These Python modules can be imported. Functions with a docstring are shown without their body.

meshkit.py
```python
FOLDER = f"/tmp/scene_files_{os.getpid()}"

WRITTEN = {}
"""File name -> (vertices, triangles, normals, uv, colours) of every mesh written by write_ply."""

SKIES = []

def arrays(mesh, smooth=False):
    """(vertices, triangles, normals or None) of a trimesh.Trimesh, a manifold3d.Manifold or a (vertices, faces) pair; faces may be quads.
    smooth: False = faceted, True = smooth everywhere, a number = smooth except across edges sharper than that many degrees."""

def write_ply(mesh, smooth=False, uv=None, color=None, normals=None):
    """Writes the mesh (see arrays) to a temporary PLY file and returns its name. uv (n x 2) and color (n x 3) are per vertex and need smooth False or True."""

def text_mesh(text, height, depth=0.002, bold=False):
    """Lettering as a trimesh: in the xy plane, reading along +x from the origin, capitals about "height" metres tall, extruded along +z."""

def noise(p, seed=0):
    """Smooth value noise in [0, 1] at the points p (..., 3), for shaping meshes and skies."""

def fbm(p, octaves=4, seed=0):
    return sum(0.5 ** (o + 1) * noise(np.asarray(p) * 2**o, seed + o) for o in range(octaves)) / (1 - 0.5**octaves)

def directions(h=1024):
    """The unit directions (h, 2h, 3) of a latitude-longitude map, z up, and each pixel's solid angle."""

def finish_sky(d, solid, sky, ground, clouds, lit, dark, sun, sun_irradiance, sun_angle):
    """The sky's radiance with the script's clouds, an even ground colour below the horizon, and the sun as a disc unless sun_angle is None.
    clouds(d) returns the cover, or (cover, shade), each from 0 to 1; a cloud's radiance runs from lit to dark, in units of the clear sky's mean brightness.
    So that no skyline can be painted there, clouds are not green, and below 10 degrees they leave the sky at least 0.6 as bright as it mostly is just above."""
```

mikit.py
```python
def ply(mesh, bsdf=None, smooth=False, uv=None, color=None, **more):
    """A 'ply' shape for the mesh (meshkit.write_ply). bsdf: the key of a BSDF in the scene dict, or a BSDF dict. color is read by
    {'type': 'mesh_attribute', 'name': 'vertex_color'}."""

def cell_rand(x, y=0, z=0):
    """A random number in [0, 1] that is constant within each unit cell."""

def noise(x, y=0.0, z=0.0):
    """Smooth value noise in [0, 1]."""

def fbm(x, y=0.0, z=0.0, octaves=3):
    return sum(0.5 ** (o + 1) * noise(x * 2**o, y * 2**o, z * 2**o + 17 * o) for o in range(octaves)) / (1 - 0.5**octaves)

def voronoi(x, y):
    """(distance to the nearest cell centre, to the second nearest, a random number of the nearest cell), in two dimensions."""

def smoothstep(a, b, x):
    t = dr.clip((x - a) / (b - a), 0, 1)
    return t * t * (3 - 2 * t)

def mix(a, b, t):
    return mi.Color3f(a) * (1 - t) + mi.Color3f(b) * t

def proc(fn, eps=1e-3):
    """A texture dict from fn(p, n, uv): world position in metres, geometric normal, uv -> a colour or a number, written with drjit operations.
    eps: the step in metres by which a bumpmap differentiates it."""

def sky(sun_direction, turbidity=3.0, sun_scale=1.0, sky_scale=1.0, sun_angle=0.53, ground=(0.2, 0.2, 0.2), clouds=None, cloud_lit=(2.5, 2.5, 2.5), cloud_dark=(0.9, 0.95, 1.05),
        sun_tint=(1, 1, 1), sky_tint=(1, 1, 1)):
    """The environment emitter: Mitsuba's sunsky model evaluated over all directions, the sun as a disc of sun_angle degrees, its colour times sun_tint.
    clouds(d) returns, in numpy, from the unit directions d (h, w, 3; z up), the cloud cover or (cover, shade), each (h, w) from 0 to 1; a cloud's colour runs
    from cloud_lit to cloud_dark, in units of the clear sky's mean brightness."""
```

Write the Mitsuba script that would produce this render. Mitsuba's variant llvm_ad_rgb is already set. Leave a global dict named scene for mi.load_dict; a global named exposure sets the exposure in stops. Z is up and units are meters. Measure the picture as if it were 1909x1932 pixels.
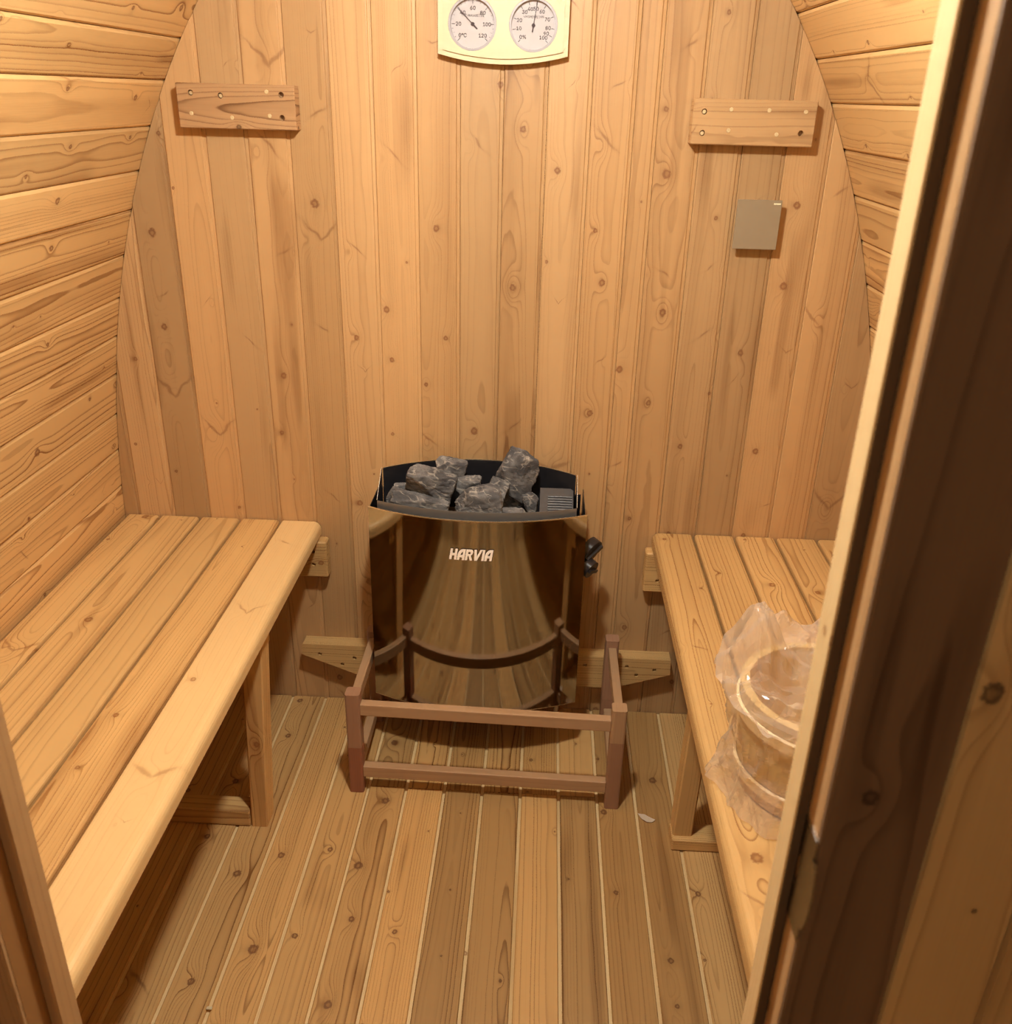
import math, random
import numpy as np, trimesh, manifold3d as m3
import drjit as dr, mitsuba as mi
from shapely.geometry import Polygon, Point, box as sbox
from shapely import affinity
from shapely.ops import unary_union
import mikit, meshkit
from mikit import noise, fbm, cell_rand, smoothstep, mix, proc

scene, labels = {}, {}
T = mi.ScalarTransform4f

# ---------------------------------------------------------------- camera (axes from the photograph's vanishing points)
CAM = np.array([0.1191, -2.0021, 1.4901])
YAW, PITCH, ROLL, FPX = -0.03548, 0.43044, -0.02579, 1714.4
_cy, _sy, _cp, _sp = math.cos(YAW), math.sin(YAW), math.cos(PITCH), math.sin(PITCH)
_f = np.array([_sy * _cp, _cy * _cp, -_sp]); _r = np.array([_cy, -_sy, 0.0]); _d = np.cross(_f, _r)
_r2 = math.cos(ROLL) * _r + math.sin(ROLL) * _d; _d2 = -math.sin(ROLL) * _r + math.cos(ROLL) * _d
_M = np.eye(4); _M[:3, 0] = -_r2; _M[:3, 1] = -_d2; _M[:3, 2] = _f; _M[:3, 3] = CAM
scene['camera'] = {'type': 'thinlens', 'aperture_radius': 0.0017, 'focus_distance': 2.05, 'fov': math.degrees(2 * math.atan(954.5 / FPX)), 'fov_axis': 'x',
                   'near_clip': 0.02, 'far_clip': 50.0, 'to_world': T(_M.tolist())}
exposure = 0.0
LAMP_POS = (0.025, -0.92, 1.875)          # ceiling lamp of the cabin
LAMP_RGB = (790.0, 775.0, 690.0)
FILL_POS = (-0.15, -2.55, 1.90)          # added fill lamp behind the camera, brightens the door frame
FILL_RGB = (84.0, 90.0, 80.0)

# ---------------------------------------------------------------- helpers
_count = {}
def numbered(key):
    n = _count.get(key, -1) + 1
    _count[key] = n
    return key if n == 0 else f'{key}_{n:03d}'
def lab(key, label=None, cat=None, group=None, kind=None):
    d = {k: v for k, v in (('label', label), ('category', cat), ('group', group), ('kind', kind)) if v}
    labels[key] = d
    return key
def put(key, shape, label=None, cat=None, group=None, kind=None):
    key = numbered(key)
    scene[key] = shape
    if label or cat or kind: lab(key, label, cat, group, kind)
    return key
def thing(key, label, cat, group=None):
    return lab(numbered(key), label, cat, group)
def part(parent, name, shape, label=None):
    return put(f'{parent}__{name}', shape, label)

BOARD = [0]
def wood(V, F, mat, A=(0, 0, 1), B=(1, 0, 0), center=None, smooth=False):
    """Faceted ply with uv: u along the grain (plus a number of the board), v across it, in metres."""
    V = np.asarray(V, float); F = np.asarray(F, int)
    A, B = np.array(A, float), np.array(B, float); C = np.cross(A, B)
    c0 = V.mean(0) * 0 + (V.min(0) + V.max(0)) / 2 if center is None else np.asarray(center, float)
    P = V[F].reshape(-1, 3)
    n = np.cross(V[F[:, 1]] - V[F[:, 0]], V[F[:, 2]] - V[F[:, 0]])
    n /= np.linalg.norm(n, axis=1, keepdims=True) + 1e-12
    n = np.repeat(n, 3, axis=0)
    a, b, c = (P - c0) @ A, (P - c0) @ B, (P - c0) @ C
    na, nb, nc = np.abs(n @ A), np.abs(n @ B), np.abs(n @ C)
    sb = np.sign((P - c0) @ B)
    halfb = np.abs(b).max() if len(b) else 0
    v = np.where(nb > nc + .3, sb * halfb + c, b)
    rnd = random.Random(1000 + BOARD[0])
    amid = 4.0 + rnd.uniform(-1.6, 1.6)
    u = a + amid + 8.0 * BOARD[0]
    u = np.where(na > .8, amid + 8.0 * BOARD[0] + c * 1.0, u)
    BOARD[0] += 1
    return mikit.ply(trimesh.Trimesh(P, np.arange(len(P)).reshape(-1, 3), process=False), mat, smooth=False, uv=np.stack([u, v], 1))

def rprof(w, t, r, seg=3, top_only=False):
    """Rounded rectangle section, width w (centred), thickness t from c=0 (face) down to c=-t."""
    pts = []
    def corner(cx, cy, a0):
        for k in range(seg + 1):
            a = a0 + math.pi / 2 * k / seg
            pts.append((cx + r * math.cos(a), cy + r * math.sin(a)))
    corner(w / 2 - r, -r, 0); corner(-w / 2 + r, -r, math.pi / 2)
    if top_only: pts += [(-w / 2, -t), (w / 2, -t)]
    else:
        corner(-w / 2 + r, -t + r, math.pi); corner(w / 2 - r, -t + r, 1.5 * math.pi)
    return pts

def prism(sec, a0, a1):
    """Section (b,c) swept along a: vertices in (a,b,c) and faces, outward."""
    sec = np.asarray(sec, float)
    if Polygon(sec).exterior.is_ccw is False: sec = sec[::-1]
    n = len(sec)
    tv, tf = trimesh.creation.triangulate_polygon(Polygon(sec), engine='earcut')
    V = np.vstack([np.c_[np.full(n, a0), sec], np.c_[np.full(n, a1), sec]])
    i = np.arange(n); j = (i + 1) % n
    F = [np.stack([i, j, j + n], 1), np.stack([i, j + n, i + n], 1)]
    idx = np.array([np.argmin(np.abs(sec - p).sum(1)) for p in tv])
    tf = idx[tf]
    s = sec[tf]
    ar = (s[:, 1, 0] - s[:, 0, 0]) * (s[:, 2, 1] - s[:, 0, 1]) - (s[:, 1, 1] - s[:, 0, 1]) * (s[:, 2, 0] - s[:, 0, 0])
    tf = np.where((ar < 0)[:, None], tf[:, ::-1], tf)
    F += [tf[:, ::-1], tf + n]
    return V, np.vstack(F)

def plank(sec, a0, a1, A, B, origin, mat):
    """A straight piece of wood: section in (b,c), along A from a0 to a1. c axis = A x B."""
    V, F = prism(sec, a0, a1)
    A, B = np.array(A, float), np.array(B, float); C = np.cross(A, B)
    W = np.asarray(origin, float) + V[:, :1] * A + V[:, 1:2] * B + V[:, 2:] * C
    return wood(W, F, mat, A, B)

def mfd(V, F):
    return m3.Manifold(m3.Mesh(np.asarray(V, np.float32), np.asarray(F, np.uint32)))
def mout(m):
    k = m.to_mesh(); return np.array(k.vert_properties[:, :3], float), np.array(k.tri_verts, int)
def cbox(x0, x1, y0, y1, z0, z1, ch=0.002):
    """Box with chamfered edges (hull of 24 points)."""
    pts = []
    for sx in (0, 1):
        for sy in (0, 1):
            for sz in (0, 1):
                p = [(x0, x1)[sx], (y0, y1)[sy], (z0, z1)[sz]]
                q = [ch * (1 - 2 * s) for s in (sx, sy, sz)]
                for k in range(3):
                    pts.append([p[i] + (q[i] if i != k else 0) for i in range(3)])
    h = trimesh.convex.convex_hull(np.array(pts))
    return np.array(h.vertices), np.array(h.faces)
def wall_poly(poly, y_back, y_front):
    """Polygon in (x,z) extruded from y_back towards the viewer (y_front < y_back)."""
    poly = getattr(poly, 'geoms', [poly])
    out = []
    for g in poly:
        m = trimesh.creation.extrude_polygon(g, y_back - y_front, engine='earcut')
        v = np.array(m.vertices)
        out.append(trimesh.Trimesh(np.c_[v[:, 0], y_back - v[:, 2], v[:, 1]], m.faces, process=False))
    m = trimesh.util.concatenate(out)
    return m
def cyl_y(x, z, r, y0, y1, n=20):
    return wall_poly(Point(x, z).buffer(r, quad_segs=n // 4), y1, y0)
def tube(pts, r, n=10):
    pts = np.asarray(pts, float)
    t = np.gradient(pts, axis=0); t /= np.linalg.norm(t, axis=1, keepdims=True)
    up = np.array([0.31, 0.2, 0.93]); b = np.cross(t, up); b /= np.linalg.norm(b, axis=1, keepdims=True); c = np.cross(t, b)
    a = np.linspace(0, 2 * np.pi, n, endpoint=False)
    V = (pts[:, None] + r * (np.cos(a)[None, :, None] * b[:, None] + np.sin(a)[None, :, None] * c[:, None])).reshape(-1, 3)
    F = []
    for i in range(len(pts) - 1):
        for k in range(n):
            p, q = i * n + k, i * n + (k + 1) % n
            F += [[p, p + n, q + n], [p, q + n, q]]
    V = np.vstack([V, pts[:1], pts[-1:]])
    for k in range(n):
        F.append([len(V) - 2, k, (k + 1) % n]); F.append([len(V) - 1, (len(pts) - 1) * n + (k + 1) % n, (len(pts) - 1) * n + k])
    m = trimesh.Trimesh(V, F, process=False); m.fix_normals(); return m

# ---------------------------------------------------------------- wood materials
def make_wood(light, dark, knot, sp=(0.004, 0.0075), strength=0.75, knots=0.75, tone=0.22, cell=0.2, depth=(0.006, 0.045), seed=0, whisk=0.2):
    light, dark, knot = (mi.ScalarColor3f(*c) for c in (light, dark, knot))
    def fn(p, n, uv):
        u, v = uv.x, uv.y
        bid = dr.floor(u / 8.0); a = u - 8.0 * bid
        r1, r2, r3, r4, r5 = (cell_rand(bid, k + seed, 3) for k in (1, 2, 3, 4, 5))
        ofs = bid * 13.7
        pv = (r1 - 0.5) * 0.07 + 0.02 * (noise(a * 1.7, ofs) - 0.5)
        c = depth[0] + (depth[1] - depth[0]) * r2 + 0.016 * (noise(a * 2.3, ofs + 5.0) - 0.5) + (r5 - 0.5) * 0.03 * (a - 4.0) + 0.004 * (noise(a * 9.0, ofs + 3.0) - 0.5)
        rr = dr.sqrt(dr.square(v - pv) + dr.square(c)) + 0.0016 * (noise(a * 8.0, v * 50.0, ofs) - 0.5) + 0.0006 * (noise(a * 45.0, v * 160.0, ofs) - 0.5)
        i0 = dr.floor(a / cell)
        mask, halo = mi.Float(0), mi.Float(0)
        for k in (-1, 0, 1):
            ci = i0 + k
            q1, q2, q3, q4 = (cell_rand(ci, bid, j + seed) for j in (11, 12, 13, 14))
            ka, kv = (ci + 0.15 + 0.7 * q1) * cell, (q2 - 0.5) * 0.075
            rk = 0.0020 + 0.0066 * q3 * q3 * q3 + 0.0012 * q3
            on = dr.select(q4 < knots, 1.0, 0.0)
            da, db = a - ka, v - kv
            # a knot bends the rings round itself
            rr += on * rk * (1.6 + 1.2 * q1) * dr.exp(-dr.square(da / (rk * 4.5)) - dr.square(db / (rk * 2.2)))
            w = cell_rand(ci, bid, 15 + seed) < whisk
            sl = 0.35 + 0.9 * q1                 # branch pair that leaves the pith in a V
            bi = dr.select(q2 > 0.62, v - pv * 0.5, dr.select(q2 < 0.3, pv * 0.5 - v, dr.abs(v - pv * 0.5))) + 0.01 * (noise(a * 60.0, v * 60.0) - 0.5)
            e1 = dr.sqrt(dr.square(da / (rk * 1.15)) + dr.square(db / rk))
            e2 = dr.sqrt(dr.square((da - sl * bi) / (rk * 0.55)) + dr.square((bi - rk * 1.6) / (rk * 2.6)))
            e = dr.select(w, e2, e1) + 0.35 * (noise(a * 320.0, v * 320.0, ci) - 0.5)
            mk = dr.select(w, 0.55 * (1 - smoothstep(0.35, 1.5, e)), (1 - smoothstep(0.7, 1.15, e)) * (0.55 + 0.45 * smoothstep(0.2, 0.6, e)))
            mask = dr.maximum(mask, on * mk)
            halo = dr.maximum(halo, on * dr.exp(-dr.square(e * 0.5)))
        s = sp[0] + (sp[1] - sp[0]) * r3
        t = rr / s + 1.3 * noise(rr * 55.0, ofs)
        ri = dr.floor(t); t = t - ri
        line = (0.42 * t * t + 0.58 * smoothstep(0.66, 0.92, t)) * (1 - smoothstep(0.93, 1.0, t)) * (0.15 + 0.85 * cell_rand(ri, bid, 21))
        smudge = smoothstep(0.60, 0.86, noise(a * 2.6, v * 46.0, ofs + 9.0)) * smoothstep(0.35, 0.7, noise(a * 5.0, v * 9.0, ofs + 4.0))
        fibre = noise(a * 22.0, v * 1100.0, ofs) - 0.5
        streak = noise(a * 0.8, v * 38.0, ofs + 7.0) - 0.5
        amt = dr.clip(line * strength * (0.55 + 0.6 * r4) + 0.10 * fibre + 0.44 * streak + 0.16 * halo + 0.38 * smudge, 0, 1)
        col = mix(light, dark, amt)
        col = mix(col, knot, dr.clip(mask, 0, 1) * 0.85)
        val = 1 + tone * (cell_rand(bid, 31, seed) - 0.5) * 2 + 0.10 * (noise(a * 3.0, v * 12.0, ofs + 2.0) - 0.5)
        warm = (cell_rand(bid, 37, seed) - 0.5) * tone
        return mi.Color3f(col.x * val, col.y * val * (1 - 0.25 * warm), col.z * val * (1 - 0.6 * warm))
    return fn
def wood_bsdf(key, rough=0.45, spec=0.35, **k):
    scene[key] = {'type': 'principled', 'base_color': proc(make_wood(**k)), 'roughness': rough, 'specular': spec}
wood_bsdf('m_wall', light=(0.45, 0.274, 0.127), dark=(0.18, 0.078, 0.026), knot=(0.20, 0.085, 0.035), strength=0.55, sp=(0.004, 0.009), tone=0.20, seed=1, whisk=0.62, cell=0.15, knots=0.66)
wood_bsdf('m_stave', light=(0.55, 0.342, 0.145), dark=(0.18, 0.066, 0.016), knot=(0.17, 0.07, 0.03), strength=1.0, sp=(0.006, 0.013), tone=0.12, seed=2, cell=0.21, knots=0.8, depth=(0.004, 0.03))
wood_bsdf('m_bench', light=(0.55, 0.345, 0.14), dark=(0.22, 0.088, 0.022), knot=(0.22, 0.09, 0.03), strength=0.85, sp=(0.005, 0.010), tone=0.12, seed=3, cell=0.24, knots=0.7, depth=(0.004, 0.03))
wood_bsdf('m_floor', light=(0.44, 0.262, 0.102), dark=(0.13, 0.048, 0.011), knot=(0.12, 0.05, 0.022), strength=1.0, sp=(0.005, 0.010), tone=0.27, seed=4, cell=0.17, knots=0.7, depth=(0.004, 0.03), whisk=0.08)
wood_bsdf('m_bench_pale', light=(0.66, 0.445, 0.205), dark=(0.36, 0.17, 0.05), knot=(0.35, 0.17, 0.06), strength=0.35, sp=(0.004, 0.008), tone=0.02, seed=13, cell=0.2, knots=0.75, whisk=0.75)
wood_bsdf('m_front', light=(0.56, 0.41, 0.20), dark=(0.25, 0.13, 0.045), knot=(0.05, 0.03, 0.018), strength=0.8, sp=(0.008, 0.018), tone=0.05, seed=14, cell=0.17, knots=0.8, whisk=0.0, depth=(0.004, 0.02))
wood_bsdf('m_board_dark', light=(0.40, 0.235, 0.115), dark=(0.15, 0.07, 0.028), knot=(0.10, 0.05, 0.02), strength=1.0, sp=(0.003, 0.006), tone=0.02, seed=15, cell=0.2, knots=0.4)
wood_bsdf('m_pale', light=(0.68, 0.50, 0.26), dark=(0.45, 0.27, 0.10), knot=(0.3, 0.15, 0.06), strength=0.4, tone=0.10, seed=5, knots=0.15)
wood_bsdf('m_guard', light=(0.30, 0.165, 0.10), dark=(0.22, 0.11, 0.06), knot=(0.2, 0.08, 0.04), strength=0.3, tone=0.10, seed=6, knots=0.0)
wood_bsdf('m_guard_red', light=(0.27, 0.105, 0.058), dark=(0.18, 0.06, 0.03), knot=(0.2, 0.08, 0.04), strength=0.4, tone=0.1, seed=6, knots=0.0)
wood_bsdf('m_guard_light', light=(0.38, 0.235, 0.13), dark=(0.28, 0.155, 0.08), knot=(0.2, 0.08, 0.04), strength=0.3, tone=0.1, seed=6, knots=0.0)
wood_bsdf('m_frame', light=(0.19, 0.118, 0.068), dark=(0.075, 0.04, 0.022), knot=(0.03, 0.015, 0.012), strength=0.6, tone=0.05, seed=7, knots=0.5, cell=0.3, sp=(0.01, 0.02), rough=0.5)

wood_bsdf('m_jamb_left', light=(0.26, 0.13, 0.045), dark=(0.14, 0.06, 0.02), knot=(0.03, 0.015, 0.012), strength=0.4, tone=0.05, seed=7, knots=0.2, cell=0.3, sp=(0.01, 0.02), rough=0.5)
# ---------------------------------------------------------------- other materials
scene['m_steel'] = {'type': 'roughconductor', 'material': 'none', 'alpha': 0.006, 'specular_reflectance': {'type': 'rgb', 'value': (0.38, 0.375, 0.355)}}
scene['m_steel_edge'] = {'type': 'roughconductor', 'material': 'none', 'alpha': 0.2, 'specular_reflectance': {'type': 'rgb', 'value': (0.80, 0.77, 0.72)}}
scene['m_black'] = {'type': 'twosided', 'bsdf': {'type': 'principled', 'base_color': {'type': 'rgb', 'value': (0.012, 0.012, 0.015)}, 'roughness': 0.25, 'specular': 0.5}}
scene['m_tray'] = {'type': 'twosided', 'bsdf': {'type': 'principled', 'base_color': {'type': 'rgb', 'value': (0.24, 0.235, 0.23)}, 'roughness': 0.42, 'metallic': 0.7}}
scene['m_fin'] = {'type': 'principled', 'base_color': {'type': 'rgb', 'value': (0.075, 0.075, 0.08)}, 'roughness': 0.4, 'metallic': 0.4}
scene['m_logo'] = {'type': 'principled', 'base_color': {'type': 'rgb', 'value': (0.92, 0.84, 0.74)}, 'roughness': 0.5}
scene['m_screw'] = {'type': 'principled', 'base_color': {'type': 'rgb', 'value': (0.62, 0.50, 0.30)}, 'roughness': 0.4, 'metallic': 0.35}
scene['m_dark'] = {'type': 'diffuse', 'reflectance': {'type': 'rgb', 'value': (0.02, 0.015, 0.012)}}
scene['m_box'] = {'type': 'principled', 'base_color': {'type': 'rgb', 'value': (0.30, 0.25, 0.175)}, 'roughness': 0.35, 'metallic': 0.35}
scene['m_box_mark'] = {'type': 'diffuse', 'reflectance': {'type': 'rgb', 'value': (0.8, 0.72, 0.5)}}
scene['m_dial'] = {'type': 'principled', 'base_color': {'type': 'rgb', 'value': (0.43, 0.395, 0.41)}, 'roughness': 0.5}
scene['m_dial_rim'] = {'type': 'principled', 'base_color': {'type': 'rgb', 'value': (0.27, 0.245, 0.26)}, 'roughness': 0.4}
scene['m_print'] = {'type': 'diffuse', 'reflectance': {'type': 'rgb', 'value': (0.06, 0.05, 0.06)}}
scene['m_glass'] = {'type': 'thindielectric', 'int_ior': 1.5}
scene['m_bag'] = {'type': 'blendbsdf', 'weight': 0.16, 'film': {'type': 'thindielectric', 'int_ior': 1.6},
                  'haze': {'type': 'principledthin', 'base_color': {'type': 'rgb', 'value': (0.9, 0.86, 0.82)}, 'roughness': 0.14, 'diff_trans': 0.7}}
scene['m_plug'] = {'type': 'diffuse', 'reflectance': {'type': 'rgb', 'value': (0.4, 0.36, 0.3)}}
scene['m_cable'] = {'type': 'principled', 'base_color': {'type': 'rgb', 'value': (0.5, 0.42, 0.3)}, 'roughness': 0.5}
scene['m_step_strip'] = {'type': 'diffuse', 'reflectance': {'type': 'rgb', 'value': (0.11, 0.07, 0.04)}}
scene['m_shell'] = {'type': 'twosided', 'bsdf': {'type': 'diffuse', 'reflectance': {'type': 'rgb', 'value': (0.10, 0.055, 0.025)}}}
scene['m_strike'] = {'type': 'roughconductor', 'material': 'none', 'alpha': 0.12, 'specular_reflectance': {'type': 'rgb', 'value': (0.34, 0.33, 0.31)}}
scene['m_porcelain'] = {'type': 'principled', 'base_color': {'type': 'rgb', 'value': (0.8, 0.78, 0.72)}, 'roughness': 0.4}
def _stone(p, n, uv):
    x, y, z = p.x, p.y, p.z
    g = fbm(x * 38, y * 38, z * 38, 3)
    w = 0.016 * (fbm(x * 30 + 9, y * 30, z * 30, 2) - 0.5)
    v1 = dr.abs(fbm((x + w) * 26 + 3, (y - w) * 26, (z + w) * 26, 2) - 0.5)
    v2 = dr.abs(noise((x + z) * 75 + 31, (y - w) * 75, z * 75) - 0.5)
    sel = smoothstep(0.42, 0.62, fbm(x * 55 + 4, y * 55, z * 55, 2))
    vein = (1 - smoothstep(0.0, 0.016, v1)) * 0.6 * sel + (1 - smoothstep(0.0, 0.10, v2)) * 0.6 * sel
    fine = noise(x * 600, y * 600, z * 600)
    base = mix(mi.ScalarColor3f(0.055, 0.056, 0.062), mi.ScalarColor3f(0.15, 0.148, 0.15), smoothstep(0.3, 0.75, g))
    base = base * (0.8 + 0.4 * fine)
    return mix(base, mi.ScalarColor3f(0.46, 0.43, 0.39), dr.clip(vein, 0, 1) * 0.7)
scene['m_stone'] = {'type': 'principled', 'base_color': proc(_stone), 'roughness': 0.75, 'specular': 0.3}

# ---------------------------------------------------------------- the barrel
EA, EB, EZ, EBL = 0.8983, 1.5632, 0.453, 1.05
def prof(t):      # t: 0 at the right floor ... angle; returns (x,z)
    x = EA * np.cos(t); z = EZ + np.where(np.sin(t) >= 0, EB, EBL) * np.sin(t)
    return np.stack([x, z], -1)
_t0 = math.asin((0.0 - EZ) / EBL) - 0.12
_tt = np.linspace(_t0, math.pi - _t0, 6001)
_pp = prof(_tt); _ss = np.r_[0, np.cumsum(np.linalg.norm(np.diff(_pp, axis=0), axis=1))]
def at_s(s): return np.array([np.interp(s, _ss, _pp[:, 0]), np.interp(s, _ss, _pp[:, 1])])
def s_of(x, z): return _ss[np.argmin(np.hypot(_pp[:, 0] - x, _pp[:, 1] - z))]
def halfwidth(z):
    b = EB if z > EZ else EBL
    return EA * math.sqrt(max(1 - ((z - EZ) / b) ** 2, 0))
PROFILE = Polygon(_pp[::12])
_L = [(-.632, 1.579), (-.670, 1.500), (-.709, 1.412), (-.749, 1.326), (-.775, 1.244), (-.800, 1.148), (-.824, 1.054), (-.842, .968), (-.859, .878), (-.873, .781), (-.885, .691), (-.899, .598)]
_R = [(.581, 1.643), (.634, 1.567), (.675, 1.488), (.715, 1.404), (.751, 1.317), (.782, 1.228)]
PITCHS = 0.0935
sl = sorted(s_of(*q) for q in _L); sr = sorted(s_of(*q) for q in _R)
while sl[-1] + PITCHS < _ss[-1]: sl.append(sl[-1] + PITCHS)
while sr[0] - PITCHS > 0: sr.insert(0, sr[0] - PITCHS)
mid = []
s = sr[-1]
n_mid = round((sl[0] - sr[-1]) / PITCHS)
mid = [sr[-1] + (sl[0] - sr[-1]) * k / n_mid for k in range(1, n_mid)]
JOINTS = [0.0] + [q for q in sr if q > .02] + mid + sl + [_ss[-1]]
Y_FRONT, Y_BACK = -3.0, 0.05
lab('wall_left', 'left side of the barrel, horizontal thermowood staves', kind='structure')
lab('wall_right', 'right side of the barrel, horizontal thermowood staves', kind='structure')
lab('ceiling', 'curved ceiling of horizontal thermowood staves', kind='structure')
for s0, s1 in zip(JOINTS[:-1], JOINTS[1:]):
    P, Q = at_s(s0), at_s(s1)
    L = np.linalg.norm(Q - P)
    if L < .01: continue
    B = (Q - P) / L; A = np.array([0, 1, 0.0]); Bw = np.array([B[0], 0, B[1]])
    C = np.cross(A, Bw)
    inward = -np.array([(P + Q)[0] / 2, 0, (P + Q)[1] / 2 - 0.9])
    if C @ inward < 0: A = -A; C = -C
    g, ch = 0.0006, 0.0055
    e = 0.0
    sec = [(g, -.034), (L - g, -.034), (L - g, -.0035), (L - g - .0008, -.003), (L - ch, 0), (ch, 0), (g + .0008, -.003), (g, -.0035)]
    o = np.array([P[0], 0, P[1]])
    a0, a1 = (Y_FRONT, Y_BACK) if A[1] > 0 else (-Y_BACK, -Y_FRONT)
    m = (P + Q) / 2
    par = 'ceiling' if m[1] > 1.62 else ('wall_left' if m[0] < 0 else 'wall_right')
    part(par, 'stave', plank(sec, a0, a1, A, Bw, o, 'm_stave'))
# outer shell and ends, so that no light leaks between the boards
ring = PROFILE.buffer(0.09, join_style=2).difference(PROFILE.buffer(0.045, join_style=2))
put('added_hull_1', mikit.ply(wall_poly(ring, 0.12, -3.1), 'm_shell'), 'added unseen hull around the staves that blocks stray light', kind='structure')

# back wall: vertical boards with an open joint, cut to the barrel
X0, W = -0.6818, 0.088
bj = [X0 + k * W for k in range(-3, 12)] + [X0 + (11.53 + k) * W for k in range(0, 8)]
cut = wall_poly(PROFILE.buffer(-0.0015), 0.06, -0.02)
cutm = mfd(cut.vertices, cut.faces)
lab('wall_back', 'back wall of upright tongue and groove thermowood boards', kind='structure')
put('wall_back__backing', mikit.ply(wall_poly(PROFILE.buffer(-0.002), 0.045, 0.031), 'm_shell'))
for xa, xb in zip(bj[:-1], bj[1:]):
    w = xb - xa
    if min(abs(xa), abs(xb)) > EA: continue
    lip = 0.007
    # b = x, c = -y : face at c=0
    sec = [(0.0003, -.028), (w - .0003, -.028), (w - .0003, -.0032), (w - lip + .0004, -.0026), (w - lip - .0012, -.0003), (w - lip - .0030, 0), (.0022, 0), (.0003, -.0016)]
    V, F = prism(sec, -0.012, 2.1)
    A, B = np.array([0, 0, 1.0]), np.array([1.0, 0, 0]); C = np.cross(A, B)   # C = +y
    Wd = np.array([xa, 0, 0]) + V[:, :1] * A + V[:, 1:2] * B - V[:, 2:] * C
    r = m3.Manifold(m3.Mesh(Wd.astype(np.float32), F[:, ::-1].astype(np.uint32))) ^ cutm
    if r.is_empty(): continue
    V, F = mout(r)
    part('wall_back', 'board', wood(V, F, 'm_wall', A, B, center=((xa + xb) / 2, 0, 1.0)))

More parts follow.
